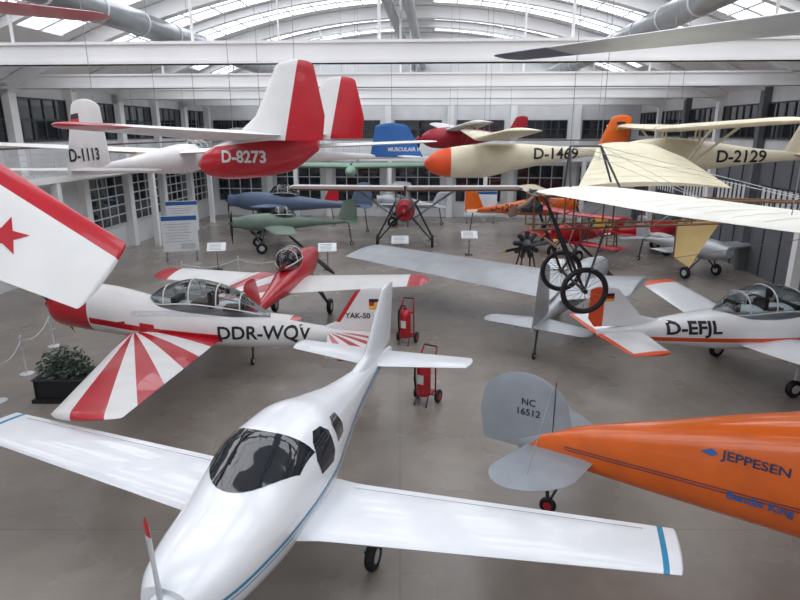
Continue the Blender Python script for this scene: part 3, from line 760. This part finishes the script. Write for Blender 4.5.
craft('human_powered_aircraft',(-5.0,18),180,L=5.6,w=.16,h=.2,zn=4.9,zt=4.85,ws=1.2,wz=5.5,half=4,c0=.8,c1=.4,dih=.1,finh=.95,finc=1.4,fsw=.1,fcol=BLUE,sh=.8,cab=True,ftxt='MUSCULAIR II',ftsize=.15,tmat=WHITE2)
craft('red_suspended_aircraft',(.9,26.5),ang(-1,-.15),L=4.6,w=.45,h=.45,zn=5.25,zt=5.4,col=RED2,wcol=WHITE2,ws=1.0,wz=5.6,half=4,c0=1.3,c1=.9,finh=.8,finc=.8,sh=1.1,prop=2,cab=True,strut=True)
craft('green_suspended_aircraft',(-1.8,21.5),-90,L=5,w=.2,h=.2,zn=4.15,zt=4.15,col=GREEN,ws=1.0,wz=4.3,half=3.3,c0=1.5,c1=1.1,dih=.05,finh=.5,finc=.8,sh=1.2,cab=True)
craft('red_suspended_glider',(-9.1,9.7),ang(-.6,.8),L=5,w=.3,h=.3,zn=7.4,zt=7.4,col=RED,wcol=RED,lecol=WHITE2,ws=1.2,wz=7.38,half=4.1,c0=1.1,c1=.85,dih=.0,finh=.7,finc=.7,sh=1.0,cab=True,rt=.9)
craft('silver_suspended_glider',(7.45,3.4),ang(.8,.6),L=6.2,w=.3,h=.35,zn=6.3,zt=6.35,col=WHITE2,wcol=SILVER,tip=DBLUE,ws=1.6,wz=6.4,half=7.6,halfR=5.2,c0=1.5,c1=.55,dih=.1,finh=.8,finc=.8,sh=1.2,cab=True,rt=.97)
# ground, mid and back
craft('silver_monoplane',(6.45,19.0),ang(.54,.84),L=5.9,w=.5,h=.5,zn=1.4,zt=.85,col=SILVER,ws=1.2,wz=1.25,half=7.6,halfR=1.8,c0=3.1,c1=2.2,dih=.25,sweep=.3,th=.09,finh=1.55,finc=1.1,fsw=.1,sh=1.4,sc_=1.0,prop=2,gear=(1.2,.9,.3),rt=.98,nosew=.6)
craft('liaison_aircraft',(.2,28.2),-92,L=8,w=.5,h=.6,zn=1.9,zt=1.3,col=GREY,nose=RED2,wcol=LITE,lecol=BROWN,ws=1.2,wz=2.8,half=5.8,c0=1.9,c1=1.8,dih=.05,sweep=0,finh=1.2,finc=1.1,sh=1.8,prop=2,gear=(1.2,1.35,.32,1),strut=True,nosew=.6)
craft('olive_aircraft',(-7.9,28.2),ang(-.9,-.3),L=6,w=.38,h=.42,zn=1.4,zt=1.2,col=OLIVE,ws=1.4,wz=1.1,half=4.2,c0=1.4,c1=.9,finh=1.1,finc=1.0,sh=1.4,prop=3,gear=(1.2,.9,.26),can=(1.7,3.0,2.1),nosew=.6)
craft('blue_grey_aircraft',(-9.6,34),180,L=8,w=.5,h=.55,zn=1.8,zt=1.5,col=BGREY,wcol=BGREY,ws=1.8,wz=1.5,half=3.2,c0=1.6,c1=1,finh=1.3,finc=1.2,sh=1.6,prop=3,gear=(1.6,1,.3),can=(2.2,4,2.7),nosew=.6)
craft('red_biplane',(6.6,26.0),ang(-.85,-.5),L=4.6,w=.38,h=.42,zn=1.3,zt=.9,col=RED,ws=.8,wz=.8,half=2.9,c0=1.0,c1=.95,dih=.1,sweep=0,bip=1.25,finh=.8,finc=.8,sh=1.1,prop=2,gear=(.9,.8,.28),nosew=.7)
craft('orange_monoplane',(9.6,33),0,L=6.0,w=.42,h=.55,zn=1.7,zt=1.35,col=ORANGE,wcol=CREAMG,ws=1.4,wz=2.4,half=2.9,c0=1.4,c1=1.2,dih=.05,finh=1.1,finc=1.0,sh=1.2,prop=2,gear=(1.3,1,.3),txt='D-1202',tside=-1,tsize=.5,ts=3.9,strut=True,nosew=.5)
craft('grey_trainer_aircraft',(12.3,22.0),ang(.35,-.94),L=4.9,w=.4,h=.42,zn=1.2,zt=1.0,col=SILVER,ws=1.2,wz=1.0,half=3.0,halfR=1.8,c0=1.3,c1=.9,dih=.1,finh=1.0,finc=.9,sh=1.1,gear=(1.2,.8,.24),can=(1.4,2.6,1.95),nosew=.5)
craft('silver_biplane',(-1.4,37.0),ang(-.98,.06),L=4.2,w=.4,h=.45,zn=1.5,zt=1.1,col=SILVER,ws=.9,wz=1.0,half=1.2,c0=1.2,c1=1.1,dih=.1,sweep=0,bip=1.35,finh=.9,finc=.9,sh=.9,prop=2,gear=(1.0,.9,.3),nosew=.7)
craft('red_white_trainer',(13.2,28.1),ang(.97,-.06),L=3.9,w=.36,h=.4,zn=1.2,zt=.95,col=RED,wcol=WHITE2,ws=.7,wz=.9,half=1.6,c0=1.2,c1=.9,dih=.1,finh=.85,finc=.8,fcol=YEL,sh=1.0,prop=2,gear=(.8,.8,.26),nosew=.6)
craft('white_training_glider',(-8.8,37.0),178,L=5,w=.35,h=.4,zn=1.1,zt=1.2,col=WHITE2,ws=1.2,wz=1.55,half=1.1,c0=1.1,c1=1.0,dih=0,finh=1.0,finc=.9,fcol=RED,sh=.9,gear=(1.4,.4,.25))

# banked aerobatic plane with star
def star_plane():
    f=V((.305,.733,.61)).normalized(); l=V((-.8,-.15,.58)); l=(l-f*l.dot(f)).normalized(); u=f.cross(l)
    ctr=V((-2.94,5.87,4.18))+l*3.95
    mw=Matrix((( f.x,l.x,u.x,ctr.x),(f.y,l.y,u.y,ctr.y),(f.z,l.z,u.z,ctr.z),(0,0,0,1)))
    r=empty('suspended_aerobatic_plane',(0,0,0)); r.matrix_world=mw
    g=G(); g.fus([(-2.0,.3,-.2,.4),(-1.6,.42,-.3,.5),(0,.42,-.35,.5),(1.6,.28,-.2,.35),(3.2,.05,0,.12)],WHITE2,40,30); g.obj('fuselage',r)
    g=G()
    for sd in(1,-1): g.surf([((.6,sd*.2,0),1.6),((.42,sd*3.95,0),.85)],.12,WHITE2,.985)
    def pf(c):
        y=abs(c.y); le=.6-.18*(y-.2)/3.75
        return RED if c.x>le-.22 else WHITE2
    g.paint(pf,[((.38,s*.2,0),(3.75,s*.18,0)) for s in(1,-1)])
    bw=g.bvh(); g.obj('wings',r)
    g=G(); st=[]
    for k in range(10):
        a=math.radians(90+36*k); q=.2 if k%2==0 else .08; st.append((q*math.cos(a),q*math.sin(a)))
    decal(g,bw,st,(-.16,-3.02,2),(1,0,0),(0,1,0),(0,0,-1),RED,.1,.006); g.obj('star_marking',r)
    g=G()
    for sd in(1,-1): g.surf([((-2.5,sd*.05,.1),.7),((-2.7,sd*1.3,.1),.45)],.08,WHITE2)
    g.surf([((-2.4,0,.2),.85),((-2.8,0,1.0),.5)],.08,WHITE2); g.obj('tail',r)
    g=G(); g.fus([(-1.0,.04,.4,.45),(-.6,.25,.2,.75),(0,.3,.2,.85),(.8,.04,.4,.45)],CLEAR,20,20); g.obj('canopy',r)
    inv=mw.inverted(); g=G()
    for p in(V((.3,.5,.1)),V((.3,-.5,.1)),V((-2.2,0,.2))):
        w=mw@p; t=V((w.x,w.y,roofz(w.x,w.y)-.03)); g.tube(p,inv@t,.006,STEEL,seg=5)
    g.obj('suspension_cables',r)
star_plane()

# ------------------------------------------------------------ small things
def extinguisher(x,y,rot):
    r=empty('fire_extinguisher_trolley',(x,y,0),rot)
    g=G()
    g.lathe([(.02,.18),(.13,.2),(.15,.26),(.15,.82),(.12,.92),(.05,.97),(.05,1.05),(.02,1.07)],Matrix.Identity(4),RED,24)
    for sd in(1,-1):
        g.path([V((.2,sd*.18,.14)),V((.2,sd*.18,.5)),V((.2,sd*.17,1.05)),V((.3,sd*.15,1.22))],.018,RED2)
        wheel(g,(.2,sd*.25,.15),.15,.07,hub=RED)
        g.tube((0,sd*.12,.25),(-.15,sd*.14,.02),.015,DGREY); g.tube((-.15,sd*.14,0),(-.15,sd*.14,.04),.02,DGREY)
    g.tube((.3,-.15,1.22),(.3,.15,1.22),.018,BLACK); g.tube((.2,-.25,.15),(.2,.25,.15),.015,DGREY)
    g.box((.1,0,.25),(.25,.36,.03),RED2); g.box((.14,0,.88),(.16,.36,.03),RED2)
    g.path([V((0,0,1.07)),V((-.12,.05,1.12)),V((-.2,.1,1.0)),V((-.19,.12,.6)),V((-.14,.12,.4)),V((-.1,.16,.7)),V((-.05,.17,.95))],.022,BLACK)
    g.box((-.155,0,.6),(.01,.14,.2),WHITE2)
    g.obj('body',r)
extinguisher(.5,11.7,60); extinguisher(.14,15.4,70)
def board(x,y,rot,w,h,z0,name='information_board'):
    r=empty(name,(x,y,0),rot); g=G()
    g.box((0,0,z0+h/2),(w,.05,h),WHITE); 
    for sx in(1,-1): g.tube((sx*w*.42,0,0.02),(sx*w*.42,0,z0+.05),.025,STEEL); g.box((sx*w*.42,0,.01),(.08,.5,.02),DGREY)
    g.box((0,-.028,z0+h*.92),(w*.98,.006,h*.12),BLUE)
    for k in range(7): g.box((-w*.05,-.028,z0+h*(.76-.08*k)),(w*(.75-.1*(k%3)),.006,h*.012),GREY)
    g.box((w*.2,-.029,z0+h*.14),(w*.4,.006,h*.16),LITE)
    g.obj('panel',r,smooth=False)
board(-9.75,26.4,18,1.5,1.6,.4)
board(-11.6,32.0,20,1.6,1.6,.4); board(5.0,37.4,0,2.0,1.5,.5)
def lectern(x,y,rot):
    r=empty('exhibit_label_stand',(x,y,0),rot); g=G()
    g.box((0,0,.015),(.35,.3,.03),DGREY); g.tube((0,0,.03),(0,0,.9),.025,STEEL)
    mx=Matrix.Rotation(math.radians(35),3,'X'); g.box((0,0,.95),(.75,.48,.03),WHITE,mx)
    for k in range(5): g.box(V((0,0,.95))+mx@V((-.05,.15-.08*k,.018)),(.5-.08*(k%2),.015,.004),DGREY,mx)
    g.obj('stand',r,smooth=False)
for p in((.0,26.2,0),(-3.0,24.4,5),(3.2,27.5,0),(-7.6,24.5,10),(5.6,21.2,0)): lectern(*p)
def engine(x,y,rot):
    r=empty('radial_engine_display',(x,y,0),rot); g=G()
    for a in(1,-1):
        for b in(1,-1): g.tube((a*.35,b*.35,.0),(a*.12,b*.2,1.0),.03,BLACK)
    g.tube((.35,.35,.15),(.35,-.35,.15),.02,BLACK); g.tube((-.35,.35,.15),(-.35,-.35,.15),.02,BLACK)
    X=Matrix.Rotation(math.pi/2,4,'Y'); g.lathe([(.1,-.25),(.24,-.2),(.26,.05),(.15,.2),(.06,.3)],Matrix.Translation(V((0,0,1.25)))@X,DGREY,20)
    for k in range(9):
        a=2*math.pi*k/9; d=V((0,math.sin(a),math.cos(a))); c=V((0,0,1.25))
        for q in range(6): g.tube(c+d*(.24+.05*q),c+d*(.27+.05*q),.1,DGREY,seg=12)
        g.tube(c+d*.2,c+d*.56,.07,DGREY)
    for a in(80,260): blade(g,(.3,0,1.25),a,1.2,.18,INK,YEL)
    g.obj('engine',r)
engine(5.0,23.4,-80)
def barrier(pts):
    r=empty('rope_barrier',(0,0,0)); g=G()
    for p in pts:
        mx=Matrix.Translation(V((p[0],p[1],0))); g.lathe([(.16,0),(.16,.02),(.03,.05),(.022,.08),(.022,.92),(.035,.95),(.0,1.0)],mx,LITE,16)
    for a,b in zip(pts[:-1],pts[1:]):
        q=[]
        for k in range(11):
            t=k/10; q.append(V((a[0]+(b[0]-a[0])*t,a[1]+(b[1]-a[1])*t,.88-.22*4*t*(1-t))))
        g.path(q,.012,LITE)
    g.obj('posts_and_rope',r)
barrier([(-8.6,11.8),(-8.9,13.3),(-9.3,15.2),(-9.7,17.5)])
barrier([(-8.0,21.5),(-6.2,22.5),(-4.4,22.9)])
def plant(x,y):
    r=empty('potted_shrub',(x,y,0),0); g=G()
    g.box((0,0,.04),(1.15,.85,.08),BLACK)
    for sx in(-.5,.5):
        for sy in(-.35,.35): g.tube((sx,sy,.0),(sx,sy,.5),.025,BLACK)
    g.box((0,0,.3),(1.0,.7,.44),BLACK); g.box((0,0,.51),(1.08,.78,.03),DGREY)
    g.obj('planter',r)
    g=G()
    for k in range(1300):
        a=random.uniform(0,6.283); ph=math.acos(random.uniform(-.1,1)); rr=random.uniform(.2,.6)
        c=V((rr*math.sin(ph)*math.cos(a),rr*.75*math.sin(ph)*math.sin(a),.58+rr*.95*math.cos(ph)))
        d=V((random.uniform(-1,1),random.uniform(-1,1),random.uniform(-.3,1))).normalized(); s=d.cross(V((random.random(),random.random(),.3))).normalized()*.022; ln_=random.uniform(.05,.11)
        g.poly([c-d*ln_*.5,c+s,c+d*ln_,c-s],LEAF if k%3 else OLIVE)
    for k in range(14):
        a=random.uniform(0,6.283); g.tube((0,0,.5),(.36*math.cos(a),.28*math.sin(a),.6+random.uniform(.1,.3)),.012,BROWN)
    g.obj('foliage',r,smooth=False,recalc=False)
plant(-7.25,12.1)
# ------------------------------------------------------------ world, camera
w=bpy.data.worlds.new('World'); sc.world=w; w.use_nodes=True
w.node_tree.nodes['Background'].inputs[0].default_value=(.75,.85,1,1); w.node_tree.nodes['Background'].inputs[1].default_value=1.0
cam=bpy.data.cameras.new('camera'); co=bpy.data.objects.new('camera',cam); sc.collection.objects.link(co)
cam.lens=27; cam.sensor_width=36; cam.clip_start=.05; cam.clip_end=200
co.location=(0,0,5.6); co.rotation_euler=(math.radians(90-15.8),0,0); sc.camera=co
